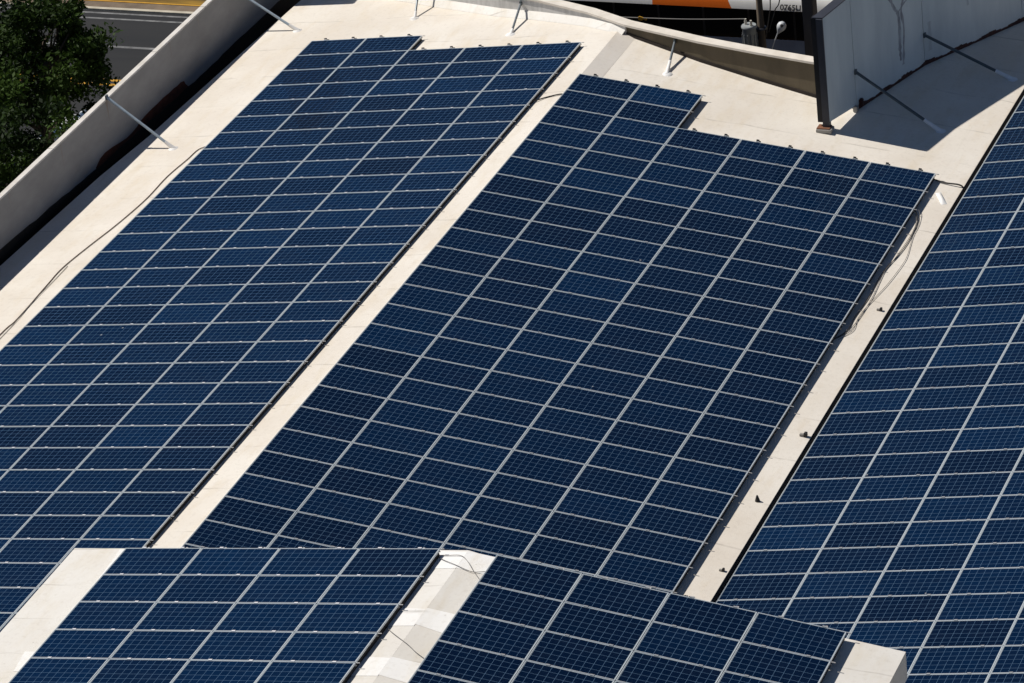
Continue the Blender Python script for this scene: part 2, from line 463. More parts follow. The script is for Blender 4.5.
# ------------------------------------------------------------------ solar panels
FW, FH, LIP, FT = PU - 0.018, PV - 0.013, 0.0135, 0.038
CP_U, CP_V = 0.1607, 0.1609
def frame_geo():
    a, c = FW / 2, FH / 2
    ai, ci = a - LIP, c - LIP
    vs = []; fs = []
    for (x, y, z) in ((a, c, 0), (ai, ci, 0), (a, c, -FT), (ai, ci, -0.006)):
        vs += [(-x, -y, z), (x, -y, z), (x, y, z), (-x, y, z)]
    for q in range(4):
        r = (q + 1) % 4
        fs += [(q, r, 4 + r, 4 + q), (8 + q, 8 + r, r, q), (4 + q, 4 + r, 12 + r, 12 + q)]
    fs.append((11, 10, 9, 8))
    return vs, fs
def sheet_geo():
    a, c = FW / 2 - LIP, FH / 2 - LIP
    vs = [(-a, -c, -.006), (a, -c, -.006), (a, c, -.006), (-a, c, -.006)]
    uv = [(x / CP_U + 5, y / CP_V + 3) for x, y, z in vs]
    return vs, [(0, 1, 2, 3)], uv
def clamp_geo(cx):
    b = MB(); b.box((cx, FH / 2 + 0.007, 0.004), (0.075, 0.040, 0.012)); b.box((cx, FH / 2 + 0.007, -.02), (0.03, 0.011, 0.04))
    return b
CLX = (-0.25 * FW, 0.25 * FW)
fv, ff = frame_geo()
FRAME_ME = bpy.data.meshes.new('frame'); FRAME_ME.from_pydata(fv, [], ff); FRAME_ME.materials.append(M_ALU)
sv, sf, suv = sheet_geo()
NT_ = 16
SHEETS = []
for q in range(NT_):
    me = bpy.data.meshes.new('cell_sheet'); me.from_pydata(sv, [], sf); me.materials.append(M_CELLS)
    u = me.uv_layers.new(name='cells')
    for li, lp in enumerate(me.loops): u.data[li].uv = suv[lp.vertex_index]
    at = me.attributes.new('tint', 'FLOAT', 'FACE'); at.data[0].value = (q + 0.5) / NT_
    SHEETS.append(me)
GLINT_CLAMPS = []; NO_GLINT = []
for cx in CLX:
    me = clamp_geo(cx).mesh('clamp'); me.materials.append(M_CLAMP); GLINT_CLAMPS.append(me)
    me2 = me.copy(); me2.materials.clear(); me2.materials.append(M_CLAMPD); NO_GLINT.append(me2)

SEL = {'B': {0: (0, [0, 1, 2, 3]), 1: (0, [0, 1, 2, 3]), 2: (0, [0, 1, 2]), 3: (0, [0, 1])}, 'A': {0: (0, [0, 1, 2, 3, 4]), 1: (0, [0, 1, 2, 3, 4]), 2: (0, [0, 1, 2, 3, 4]), 3: (0, [0, 1, 2, 3, 4])}, 'R': {0: (-1, [4, 5, 6, 7, 8, 9, 10, 11, 12, 13, 14, 15, 16, 17, 18, 19, 20, 21, 22, 23]), 1: (5, [10, 11, 12, 13, 14, 15, 16, 17, 18, 19, 20, 21, 22, 23, 24]), 2: (12, [16, 17, 18, 19, 20, 21, 22, 23, 24, 25]), 3: (18, [21, 22, 23, 24, 25, 26])}, 'M': {0: (0, [0, 1, 2, 3, 4, 5, 6, 7, 8, 9, 10, 11, 12, 13, 14, 15, 16, 17, 18, 19, 20, 21, 22, 23]), 1: (0, [0, 1, 2, 3, 4, 5, 6, 7, 8, 9, 10, 11, 12, 13, 14, 15, 16, 17, 18, 19, 20, 21, 22]), 2: (2, [2, 3, 4, 5, 6, 7, 8, 9, 10, 11, 12, 13, 14, 15, 16, 17, 18, 19, 20, 21, 22]), 3: (2, [2, 3, 4, 5, 6, 7, 8, 9, 10, 11, 12, 13, 14, 15, 16, 17, 18, 19, 20, 21]), 4: (2, [2, 3, 4, 5, 6, 7, 8, 9, 10, 11, 12, 13, 14, 15, 16, 17, 18, 19, 20, 21]), 5: (2, [2, 3, 4, 5, 6, 7, 8, 9, 10, 11, 12, 13, 14, 15, 16, 17, 18, 19, 20, 21])}, 'L': {-5: (0, [9, 10, 11, 12, 13, 14, 15, 16, 17, 18]), -4: (0, [8, 9, 10, 11, 12, 13, 14, 15, 16, 17, 18, 19, 20, 21]), -3: (1, [7, 8, 9, 10, 11, 12, 13, 14, 15, 16, 17, 18, 19, 20, 21, 22, 23, 24, 25]), -2: (1, [6, 7, 8, 9, 10, 11, 12, 13, 14, 15, 16, 17, 18, 19, 20, 21, 22, 23, 24, 25, 26, 27, 28]), -1: (1, [5, 6, 7, 8, 9, 10, 11, 12, 13, 14, 15, 16, 17, 18, 19, 20, 21, 22, 23, 24, 25, 26])}}
SPAN = {'M': (0, 6), 'L': (-5, 0), 'R': (0, 7), 'A': (0, 4), 'B': (0, 4)}
ROWS = {'M': (0, 26), 'L': (0, 38), 'R': (-5, 34), 'A': (0, 14), 'B': (0, 14)}
def exists(k, i, j):
    if k == 'M': return j >= (0 if i < 2 else 2)
    if k == 'L': return j >= (0 if i < -3 else 1)
    return True
ORD = 'zeroth first second third fourth fifth sixth seventh eighth ninth tenth eleventh twelfth thirteenth fourteenth fifteenth sixteenth seventeenth eighteenth nineteenth twentieth'.split()
ORD += ['twenty-' + w for w in ORD[1:10]] + ['thirtieth'] + ['thirty-' + w for w in ORD[1:10]]
WHERE = {'M': 'the middle array', 'L': 'the left array', 'R': 'the right array',
         'A': 'the lower left array', 'B': 'the lower right array'}
GROUP = {'M': 'solar panels of the middle array', 'L': 'solar panels of the left array', 'R': 'solar panels of the right array',
         'A': 'solar panels of the lower left array on the near roof', 'B': 'solar panels of the lower right array on the near roof'}
rng = random.Random(7)
individual = set()
def panel_mw(k, i, j):
    Mx, o = FR[k]
    wob = Matrix.Rotation(rng.gauss(0, 0.0016), 3, 'X') @ Matrix.Rotation(rng.gauss(0, 0.0016), 3, 'Y')
    return Matrix.Translation(on(k, i + 0.5, j + 0.5)) @ (Mx @ wob).to_4x4()
def tint_of(k, i, j):
    base = {'M': 0.24, 'L': 0.60, 'R': 0.36, 'A': 0.50, 'B': 0.14}[k]  # left-facing arrays tinted brighter, their sky reflection painted in
    pt = on(k, i + .5, j + .5)
    sheen = 0.20 * sin(pt.x * .42 + pt.y * .21 + .6) * cos(pt.y * .17 - pt.x * .11)  # slow wave of sky sheen painted into the panel colour
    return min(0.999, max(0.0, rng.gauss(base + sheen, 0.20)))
proto = None
for k, cols in SEL.items():
    ncol = len(range(*SPAN[k]))
    for i, (f0, js) in cols.items():
        colname = ORD[i - SPAN[k][0] + 1]
        for j in js:
            individual.add((k, i, j))
            mw = panel_mw(k, i, j)
            root = bpy.data.objects.new('solar_panel', None); COL.objects.link(root)
            root.empty_display_size = 0.1
            loc, rq, sc = mw.decompose()
            root.location = loc; root.rotation_euler = rq.to_euler()
            tag(root, 'blue solar panel, %s down the %s column from the left in %s' % (ORD[j - f0 + 1], colname, WHERE[k]), 'solar panel', GROUP[k])
            tq = int(tint_of(k, i, j) * NT_)
            if proto is None:
                parts = [bpy.data.objects.new('frame', FRAME_ME), bpy.data.objects.new('cell_sheet', SHEETS[tq]),
                         bpy.data.objects.new('clamp', GLINT_CLAMPS[0]), bpy.data.objects.new('clamp', GLINT_CLAMPS[1])]
                proto = parts
            else:
                parts = [p.copy() for p in proto]
                parts[1].data = SHEETS[tq]
            for q in (0, 1): parts[2 + q].data = (GLINT_CLAMPS if k in 'LA' else NO_GLINT)[q]
            for p in parts:
                COL.objects.link(p); p.parent = root
# the panels that show least (cropped by the frame, behind the near roof, or farthest) and the rows beyond the frame: one object
vs = []; fs = []; mi = []; uvs = []; tints = []
cb = MB()
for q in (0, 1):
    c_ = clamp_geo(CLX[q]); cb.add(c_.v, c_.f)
for k in ARR:
    for i in range(*SPAN[k]):
        for j in range(*ROWS[k]):
            if (k, i, j) in individual or not exists(k, i, j): continue
            if k == 'R' and on(k, i + .5, j).y > 5.9: continue
            mw = panel_mw(k, i, j); tv = tint_of(k, i, j)
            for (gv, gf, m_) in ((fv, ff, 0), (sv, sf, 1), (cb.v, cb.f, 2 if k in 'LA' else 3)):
                n = len(vs)
                vs += [mw @ Vector(p) for p in gv]
                for f in gf:
                    fs.append(tuple(x + n for x in f)); mi.append(m_); tints.append(tv)
                    uvs += [suv[x] for x in f] if m_ == 1 else [(0, 0)] * len(f)
me = bpy.data.meshes.new('solar_panels')
me.from_pydata([tuple(p) for p in vs], [], fs)
me.polygons.foreach_set('material_index', mi)
u = me.uv_layers.new(name='cells'); u.data.foreach_set('uv', [c for p in uvs for c in p])
at = me.attributes.new('tint', 'FLOAT', 'FACE'); at.data.foreach_set('value', tints)
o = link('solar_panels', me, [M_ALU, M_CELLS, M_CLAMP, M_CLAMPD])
tag(o, 'remaining blue solar panels at the far ends and cropped edges of the arrays', 'solar panels', kind='stuff')

# ------------------------------------------------------------------ mounting frames under the arrays
LABF = {'M': 'aluminium rails under the middle solar array, with short ends showing beside the panels',
        'L': 'aluminium rails under the left solar array beside the long pale parapet',
        'R': 'aluminium rails under the right solar array on the far slope',
        'A': 'aluminium rails under the lower left array of the near roof',
        'B': 'aluminium rails under the lower right array of the near roof'}
for k in ARR:
    i0, i1 = SPAN[k]; j0, j1 = ROWS[k]
    if k == 'R': j0 = -3
    Mx, o = FR[k]
    root = empty('mounting_frame', on(k, (i0 + i1) / 2, (j0 + j1) / 2, -HR), LABF[k], 'mounting frame', 'mounting rails of the solar arrays')
    for i in range(i0, i1):
        for cx in (0.25, 0.75):
            jt = j0
            while not exists(k, i, jt): jt += 1
            b = MB()
            p0, p1 = on(k, i + cx, jt - 0.16, -FT - .060), on(k, i + cx, j1, -FT - .060)
            b.box((p0 + p1) / 2, (0.04, (p1 - p0).length, 0.04), Mx)
            rail = b.build('rail', M_RAIL, root)
            if k in 'AB': continue
            b = MB()                                     # end clamp standing at the top of the rail
            c0 = on(k, i + cx, jt - 0.04, -0.005); b.box(c0, (0.07, 0.04, 0.08), Mx)
            c1 = on(k, i + cx, jt - 0.10, -0.060); b.box(c1, (0.10, 0.07, 0.05), Mx)
            b.build('end_clamp', M_LUG, rail)
    segs = [(i1, j0, j1)]
    if k == 'M': segs = [(2, 0, 1.98), (6, 2, j1)]
    if k == 'L': segs = [(-3, 0, 0.98), (0, 1, j1)]
    for (ie, ja, jb) in segs:                            # added black strip, paints the deep shade under the array's side
        b = MB(); p0, p1 = on(k, ie, ja + .05, -FT - .055), on(k, ie, jb, -FT - .055)
        b.box((p0 + p1) / 2 - Mx.col[0] * .035, (0.03, (p1 - p0).length, 0.105), Mx)
        b.build('edge_shade_strip', M_STEELB_SHADE, root)
    r2 = random.Random(3)
    for j in range(j0, min(j1, j0 + 30) + 1):
        ia = i0; ib = i1
        if k == 'M' and j < 2: ib = 2
        if k == 'L' and j < 1: ib = -3
        b = MB()
        p0, p1 = on(k, ia + .06, j + .03, -FT - .0145), on(k, ib, j + .03, -FT - .0145) + Mx @ Vector((0.01 + r2.uniform(-.015, .01), 0, 0))
        b.box((p0 + p1) / 2, ((p1 - p0).length, 0.016, 0.018), Mx)
        tip = on(k, ib, j + .005, -.014) + Mx @ Vector((.040, 0, 0))
        b.box(tip, (0.074, 0.020, 0.012), Mx)
        b.build('cross_rail', M_RAIL, root)

# ------------------------------------------------------------------ parapet on the left
WX, WT = -11.87, 0.15
lp = empty('parapet_wall', (WX - .07, -15, BZ), 'long pale plastered parapet with a bright coping along the left roof edge', 'wall')
b = MB()
b.box((WX - WT / 2, -21.95, (BZ + 0.05) / 2), (WT, 56.1, 0.05 - BZ))
b.box((WX - WT / 2, 7.55, (BZ + 2.8) / 2), (WT, 2.9, 2.8 - BZ))
b.build('wall_face', M_WALL, lp)
b = MB()
yy = -50.0
while yy < 6.0:
    y2 = min(yy + 3.1, 6.1); b.box((WX - WT / 2, (yy + y2) / 2, 0.0755), (WT + .02, y2 - yy - .012, 0.051)); yy = y2
b.box((WX - WT / 2, 7.56, 2.826), (WT + .02, 2.88, 0.05))
b.build('coping', M_COPING, lp, bevel=0.012)
b = MB(); rr = random.Random(2)
for (yc, w, za, zb_) in ((-3.50, .07, .10, -.55), (-3.38, .03, .02, -.35), (-9.1, .04, .03, -.4), (-6.2, .03, .03, -.7), (0.4, .03, .03, -.5), (2.2, .05, .03, -.3)):
    for q in range(8):
        a, c = za + (zb_ - za) * q / 8, za + (zb_ - za) * (q + 1) / 8
        w0, w1 = w * (1 - q / 8) * rr.uniform(.6, 1.2), w * (1 - (q + 1) / 8)
        b.add([(WX + .003, yc - w0, a), (WX + .003, yc + w0, a), (WX + .003, yc + w1, c), (WX + .003, yc - w1, c)], [(0, 1, 2, 3)])
b.build('rain_streak', noisy('rust_wash', (0.30, 0.25, 0.215), (0.39, 0.36, 0.335), 5.0, 0.85, (1, 1, .4)), lp)
b = MB()
band = [(-50, -1.02), (-9.97, -1.117), (-7.23, -1.25), (-4.37, -1.40), (-1.33, -1.48), (1.84, -1.60), (4.55, -1.60), (8.9, -1.62)]
r2 = random.Random(5)
line = []
for (y0, z0), (y1, z1) in zip(band, band[1:]):
    n = max(1, int((y1 - y0) / .35)) if y0 > -49 else 1
    for q in range(n):
        t = q / n; line.append((y0 + (y1 - y0) * t, z0 + (z1 - z0) * t + r2.uniform(-.02, .02)))
line.append(band[-1])
for (y0, z0), (y1, z1) in zip(line, line[1:]):
    b.add([(WX + .008, y0, BZ), (WX + .008, y1, BZ), (WX + .008, y1, z1), (WX + .008, y0, z0), (WX - .004, y0, z0), (WX - .004, y1, z1)], [(0, 1, 2, 3), (3, 2, 5, 4)])
b.build('waterproofing_band', M_TAR_SHADE, lp)
b = MB()
rust = [(-4.60, -1.36), (-4.3, -1.23), (-4.0, -1.20), (-3.583, -1.235), (-3.1, -1.31), (-2.715, -1.355), (-2.4, -1.35), (-2.088, -1.32), (-1.8, -1.26), (-1.564, -1.24), (-1.1, -1.225), (-0.807, -1.235), (-0.4, -1.225), (-0.05, -1.25), (0.25, -1.245), (0.456, -1.27), (0.7, -1.26), (0.89, -1.31), (0.95, -1.42), (1.18, -1.64)]
for (y0, z0), (y1, z1) in zip(rust, rust[1:]):
    b.add([(WX + .005, y0, -1.9), (WX + .005, y1, -1.9), (WX + .005, y1, z1), (WX + .005, y0, z0), (WX - .003, y0, z0), (WX - .003, y1, z1)], [(0, 1, 2, 3), (3, 2, 5, 4)])
b.build('red_primer_patch', M_RUST, lp)
b = MB(); b.box((-11.4, -20.6, BZ + .012), (0.93, 58.6, 0.02))
b.build('gutter_floor', M_TAR_SHADE, lp)

# ------------------------------------------------------------------ low parapet at the back
def offset(P, d):
    out = []
    for k in range(len(P)):
        a = Vector(P[max(k - 1, 0)]); c = Vector(P[min(k + 1, len(P) - 1)])
        t = (c - a).normalized(); n = Vector((-t.y, t.x))
        if n.y < 0: n = -n
        out.append(Vector(P[k]) + n * d)
    return out
def wall_run(b, P, d0, d1, zbot, ztop):
    A, B_ = offset(P, d0), offset(P, d1)
    for k in range(len(P) - 1):
        a, c, e, f = A[k], A[k + 1], B_[k + 1], B_[k]
        zb = [zbot(q) if callable(zbot) else zbot for q in (a, c, e, f)]
        b.prism([Vector((*q, z)) for q, z in zip((a, c, e, f), zb)], [Vector((*q, ztop)) for q in (a, c, e, f)])
def fine(P, n):
    out = []
    for (a, c) in zip(P, P[1:]):
        for q in range(n): out.append((a[0] + (c[0] - a[0]) * q / n, a[1] + (c[1] - a[1]) * q / n))
    return out + [P[-1]]
pw = empty('low_parapet', (2, 3, -0.6), 'low parapet behind the arrays, white membrane at left and bare brown at right', 'wall')
b = MB(); wall_run(b, PARA, 0.0, 0.24, BZ + .02, 0.075); b.build('membrane_upturn', M_UPTURN, pw)
b = MB()                                                 # sloping fillet of membrane at the foot of the wall
A0, A1 = offset(fine(PARA, 3), -0.20), offset(fine(PARA, 3), 0.01)
for k in range(len(A0) - 1):
    kk = 'L'
    z = lambda q, h: max(roof_z('L', q.x, q.y), -9) + h if q.x < 0 else roof_z('M', q.x, q.y) + h
    b.add([Vector((*A0[k], z(A0[k], .004))), Vector((*A0[k + 1], z(A0[k + 1], .004))), Vector((*A1[k + 1], z(A1[k + 1], .17))), Vector((*A1[k], z(A1[k], .17)))], [(0, 1, 2, 3)], 0, True)
b.build('membrane_fillet', M_ROOF2, pw)
b = MB(); wall_run(b, BROWN, 0.045, 0.24, BZ + .02, 0.07); b.build('brown_face', M_BROWN, pw)
b = MB()
zf = lambda q: roof_z('M', q.x, q.y) - .03
A0 = offset(BROWN, 0.020)
for k in range(len(BROWN) - 1):
    a, c = A0[k], A0[k + 1]; e, f = offset(BROWN, .05)[k + 1], offset(BROWN, .05)[k]
    b.prism([Vector((*q, zf(q))) for q in (a, c, e, f)], [Vector((*q, zf(q) + .12)) for q in (a, c, e, f)])
b.build('base_strip', M_TAR_SHADE, pw)
b = MB(); wall_run(b, PARA[:-1] + BROWN, -0.035, 0.285, 0.078, 0.138); b.build('coping', M_COPE2, pw)

# ------------------------------------------------------------------ hoarding on the right
hb = empty('billboard_wall', (8.5, 4, -1.2), 'tall blue-grey sheet-clad hoarding seen from behind, braced over the roof', 'billboard')
BT = 2.07
O = offset(BB, 0.35)
O = [Vector((p[0] - 0.27 * n_[0], p[1] - 0.27 * n_[1])) for p, n_ in zip(BB, ((1, 0.02), (0.97, -0.25), (0.93, -0.36), (0.89, -0.45), (0.88, -0.47)))]
botz = [(-0.73, -0.90), (-1.08, -1.14), (-1.11, -1.31), (-1.31, -1.6)]
for q in range(4):
    a, c = Vector(BB[q]), Vector(BB[q + 1])
    t = (c - a).normalized(); g = 0.010
    a2 = a + t * (0.0 if q == 0 else g); c2 = c - t * g
    zb = botz[q]
    n_ = Vector((-t.y, t.x)) * 0.05
    b = MB()
    b.prism([Vector((*p, z)) for p, z in ((a2, zb[0]), (c2, zb[1]), (c2 + n_, zb[1]), (a2 + n_, zb[0]))], [Vector((*p, BT)) for p in (a2, c2, c2 + n_, a2 + n_)])
    b.build('panel', M_PANELB, hb)
    b = MB()                                             # dark frame and outer skin behind the sheet
    i0_, i1_ = a + Vector((-t.y, t.x)) * 0.053, c + Vector((-t.y, t.x)) * 0.053
    o0, o1 = O[q], O[q + 1]
    hb_ = 0.75 if q == 0 else .02
    b.prism([Vector((*p, z + hb_)) for p, z in ((i0_, zb[0]), (i1_, zb[1]), (o1, zb[1]), (o0, zb[0]))], [Vector((*p, BT - .03)) for p in (i0_, i1_, o1, o0)])
    b.build('backing_frame', M_STEELB_SHADE, hb)
    b = MB()
    b.prism([Vector((*p, BT + .002)) for p in (a, c, o1, o0)], [Vector((*p, BT + .03)) for p in (a, c, o1, o0)])
    b.build('top_capping', M_STEELD, hb)
b = MB(); b.box((6.985, 1.02, (BT - 1.0) / 2), (0.09, 0.10, BT + 0.94), Matrix.Rotation(-.2, 3, 'Z')); b.build('seam_light_block', M_STEELB_SHADE, hb)  # added dark box behind the seam, stops sunlight leaking through
b = MB()                                                 # end channel
b.box((6.71, -0.50, (BT - 0.95) / 2 + 0.0), (0.17, 0.05, BT + 0.95)); b.box((6.765, -0.42, (BT - 0.95) / 2), (0.05, 0.13, BT + 0.95))
b.build('end_post', M_STEELD, hb)
b = MB(); b.box((6.55, -0.44, (BT - 0.75) / 2), (0.14, 0.05, BT + 0.75)); b.box((6.50, -0.34, (BT - 0.75) / 2), (0.04, 0.2, BT + 0.75))
b.build('end_post', M_STEELB_SHADE, hb)
b = MB(); b.box((6.67, -0.50, roof_z('M', 6.56, -.5) + .045), (0.40, 0.30, 0.09)); b.build('concrete_footing', M_CONC, hb, bevel=0.01)
b = MB(); b.box((6.65, -0.49, roof_z('M', 6.56, -.5) + .105), (0.34, 0.26, 0.025)); b.build('base_plate', M_RUST2 if 'M_RUST2' in globals() else noisy('rusted_plate', (0.24, 0.10, 0.05), (0.15, 0.07, 0.04), 6.0, 0.9), hb)
b = MB(); b.box((7.07, 0.86, roof_z('M', 6.9, .8) + .07), (0.12, 0.12, 0.15)); b.build('concrete_footing', M_CONC, hb, bevel=0.01)
b = MB()                                                 # ragged red sealant along the foot
r2 = random.Random(11)
Q = fine(BB[1:], 40)
prev = None
for k in range(len(Q) - 1):
    a, c = Vector(Q[k]), Vector(Q[k + 1]); t = (c - a).normalized(); n_ = Vector((t.y, -t.x))
    hh = 0.055 + .03 * sin(k * .5) + r2.uniform(-.012, .015); w = 0.012 + r2.uniform(0, .008)
    za, zc = roof_z('M', *a) , roof_z('M', *c)
    pa, pc = a + n_ * w, c + n_ * w
    b.prism([Vector((*p, z - .01)) for p, z in ((a, za), (pa, za), (pc, zc), (c, zc))][::1], [Vector((*p, z + hh + e)) for p, z, e in ((a, za, .03), (pa, za, 0), (pc, zc, .03 * (sin(k * .5 + .5) - sin(k * .5))), (c, zc, .03))])
b.build('red_sealant', M_SEAL, hb)
b = MB(); b.box((7.14, 1.14, roof_z('M', 7.14, 1.14) + .16), (0.1, 0.14, 0.2)); b.build('red_sealant', M_SEAL, hb, bevel=.02)
def ribbon(b, q, pts, w):
    """irregular thin tar run on panel q: pts (t along the panel, z)"""
    a, c = Vector(BB[q]), Vector(BB[q + 1]); t = (c - a).normalized(); n_ = Vector((t.y, -t.x)) * .003
    L_ = (c - a).length
    rr = random.Random(int(pts[0][1] * 100))
    row = []
    for k, (s, z) in enumerate(catmull([(p[0], p[1], 0) for p in pts], 5) and [(v.x, v.y) for v in catmull([(p[0], p[1], 0) for p in pts], 5)]):
        ww = w * rr.uniform(0.5, 1.4) / 2
        p = a + t * (s * L_) + n_
        row += [Vector((*(p - t * ww), z)), Vector((*(p + t * ww), z))]
    n = len(row) // 2
    b.add(row, [(2 * k, 2 * k + 1, 2 * k + 3, 2 * k + 2) for k in range(n - 1)])
M_TARRUN = noisy('tar_run', (0.20, 0.21, 0.235), (0.42, 0.45, 0.48), 6.0, 0.7, (1, 1, 0.4))
for pts, w in (([(0.52, 1.75), (0.555, 1.3), (0.61, .95), (0.655, .75), (0.665, .3), (0.655, -.2), (0.66, -.55)], .13),
               ([(0.76, 1.2), (0.72, .95), (0.70, .75), (0.725, .3), (0.71, -.2), (0.69, -.7)], .10),
               ([(0.86, 1.3), (0.80, 1.02), (0.74, .92), (0.66, .80)], .11)):
    b = MB(); ribbon(b, 1, pts, w); b.build('tar_run', M_TARRUN, hb)
for q, pts, w in ((2, [(0.44, 1.6), (0.452, 1.0), (0.448, .4), (0.455, -.1)], .10), (2, [(0.06, .0), (0.064, -.3), (0.06, -.8)], .12)):
    b = MB(); ribbon(b, q, pts, w); b.build('stain', noisy('rain_stain', (0.43, 0.47, 0.49), (0.52, 0.57, 0.585), 5.0, 0.8, (1, 1, .3)), hb)

# ------------------------------------------------------------------ braces
def brace(foot, top, r, m, label, mw_, socket=None, fr=1.5, part=0.22):
    root = empty('brace', foot, label, 'brace', 'braces propping the parapets and the hoarding')
    foot, top = Vector(foot), Vector(top); d = top - foot; L_ = d.length; d.normalize()
    b = MB(); b.tube([foot + d * (L_ * part), top], r, 10); b.build('pipe', m, root)
    b = MB(); b.tube([foot - d * .02 - Vector((0, 0, .01)), foot + d * (L_ * part * .5), foot + d * (L_ * part + .02)], [r * 1.9, r * 1.35, r * 1.2], 10); b.build('wrapped_foot', mw_, root)
    b = MB(); b.lathe(foot - Vector((0, 0, .012)), [(0.15, 0), (0.13, .02), (0.05, .045)], 14); b.build('foot_flashing', M_PATCH if mw_ is not M_GREYP else M_GREYP, root)
    b = MB(); b.box(top, (0.05, 0.10, 0.12)); b.build('wall_bracket', M_TEAL, root)
    return root
M_GREYP = noisy('grey_foot_paint', (0.86, 0.88, 0.90), (0.76, 0.78, 0.80), 5.0, 0.7)
brace((-10.05, -3.61, roof_z('L', -10.05, -3.61)), (-11.84, -3.50, 0.16), 0.038, M_GALVL, 'grey pipe brace to the left parapet above the dark red primer patch', M_PATCH, part=.12)
brace((-9.90, 4.20, roof_z('L', -9.9, 4.2)), (-11.84, 4.32, 0.02), 0.038, M_GALVL, 'grey pipe brace to the left parapet, cut by the top of the photo', M_PATCH, part=.12)
brace((-6.54, 4.64, roof_z('L', -6.54, 4.64)), (-6.75, 5.80, 0.0), 0.030, M_GALV, 'grey pipe brace of the back parapet beyond the stepped corner panel', M_PATCH, part=.15)
brace((-3.11, 3.11, roof_z('L', -3.11, 3.11)), (-3.27, 4.40, -0.06), 0.032, M_GALV, 'grey pipe brace against the whitish back parapet near the ridge', M_PATCH, part=.15)
brace((1.95, 1.15, roof_z('M', 1.95, 1.15)), (1.78, 2.40, -0.04), 0.034, M_GALV, 'white-footed pipe brace against the brown low parapet', M_PATCH, part=.38)
brace((9.32, 0.62, roof_z('M', 9.32, .62)), (7.09, 0.99, 0.02), 0.040, M_TEAL, 'dark brace at the near end of the hoarding, beside its end post', M_GREYP, part=.18)
brace((10.24, 4.24, roof_z('M', 10.24, 4.24)), (7.98, 4.22, -0.30), 0.040, M_TEAL, 'dark brace farther along the hoarding, its foot near the right array', M_GREYP, part=.18)

# ------------------------------------------------------------------ cables lying on the roof
def cable(pts, r, m, label, group='loose cables on the roof', n=6):
    b = MB(); b.tube(catmull(pts, n), r, 6)
    return tag(b.build('cable', m), label, 'cable', group)
CL = [(-9.50, -17.5, 0)] + [(-9.617, -14.356, -1.1), (-9.577, -13.664, -1.097), (-9.62, -12.803, -1.103), (-9.707, -11.607, -1.113), (-9.752, -10.715, -1.119), (-9.629, -9.569, -1.108), (-9.443, -8.271, -1.09), (-9.332, -6.786, -1.081), (-9.376, -5.466, -1.087), (-9.288, -4.4, -1.079), (-9.244, -3.769, -1.075)]
CL = [(x, y, roof_z('L', x, y) + .018) for x, y, z in CL] + [(-8.95, -3.55, roof_z('L', -8.95, -3.55) + .03)]
cable(CL, 0.012, M_CABLEB, 'long brown cable wandering along the left edge of the left array')
CL2 = [(x + .05 + .05 * sin(k * 1.7), y + .1, roof_z('L', x + .05, y) + .018) for k, (x, y, z) in enumerate(CL[:6])]
cable(CL2, 0.007, M_CABLEG, 'thin grey cable running beside the long brown cable at far left')
cable([(-0.75, -1.66, -.09), (-0.62, -1.56, -0.10), (-0.42, -1.33, roof_z('L', -.42, -1.33) + .02), (-0.08, -1.18, roof_z('L', -.08, -1.18) + .025), (0.08, -1.14, -.13)], 0.016, M_CABLE, 'short dark cable crossing the ridge between left and middle arrays')
cable([(9.55, -2.07, -1.30), (9.75, -2.1, -1.30), (10.2, -2.17, -1.375), (10.62, -2.19, -1.42), (10.74, -2.2, -1.72)], 0.020, M_CABLE, 'short dark cable crossing the walkway at the middle array corner')
for P_, r, m, lab in (([(9.972, -3.987, -1.343), (10.107, -4.305, -1.359), (10.171, -4.913, -1.367), (10.186, -5.639, -1.369), (10.146, -6.327, -1.364), (10.068, -6.87, -1.354), (10.049, -7.535, -1.352), (10.079, -8.521, -1.356), (10.048, -9.514, -1.352), (10.063, -10.184, -1.354)], .010, M_CABLE, 'dark cable of the loose bundle hugging the middle array edge'),
                      ([(10.048, -3.956, -1.372), (10.185, -4.486, -1.389), (10.211, -5.055, -1.392), (10.265, -5.503, -1.398), (10.367, -6.288, -1.411), (10.351, -7.059, -1.409), (10.295, -7.836, -1.402), (10.184, -8.725, -1.388), (10.129, -9.481, -1.382), (10.184, -10.135, -1.388)], .0065, M_CABLEG, 'thin grey cable bowing widest from the middle array edge'),
                      ([(9.977, -4.039, -1.323), (10.104, -4.466, -1.339), (10.155, -5.025, -1.345), (10.149, -5.758, -1.344), (10.115, -6.545, -1.34), (10.078, -7.069, -1.336), (10.104, -7.614, -1.339), (10.156, -8.39, -1.345), (10.16, -9.274, -1.346), (10.103, -10.168, -1.339)], .008, M_CABLEG, 'grey cable of the loose bundle, between dark cable and array edge')):
    P2 = [(x, y, roof_z('M', x, y) + .02 + (.05 if k == 0 else 0)) for k, (x, y, z) in enumerate(P_)]
    P2 = [(P2[0][0] - .12, P2[0][1] + .15, P2[0][2] + .05)] + P2 + [(P2[-1][0] - .2, P2[-1][1] - .5, P2[-1][2])]
    cable(P2, r, m, lab)
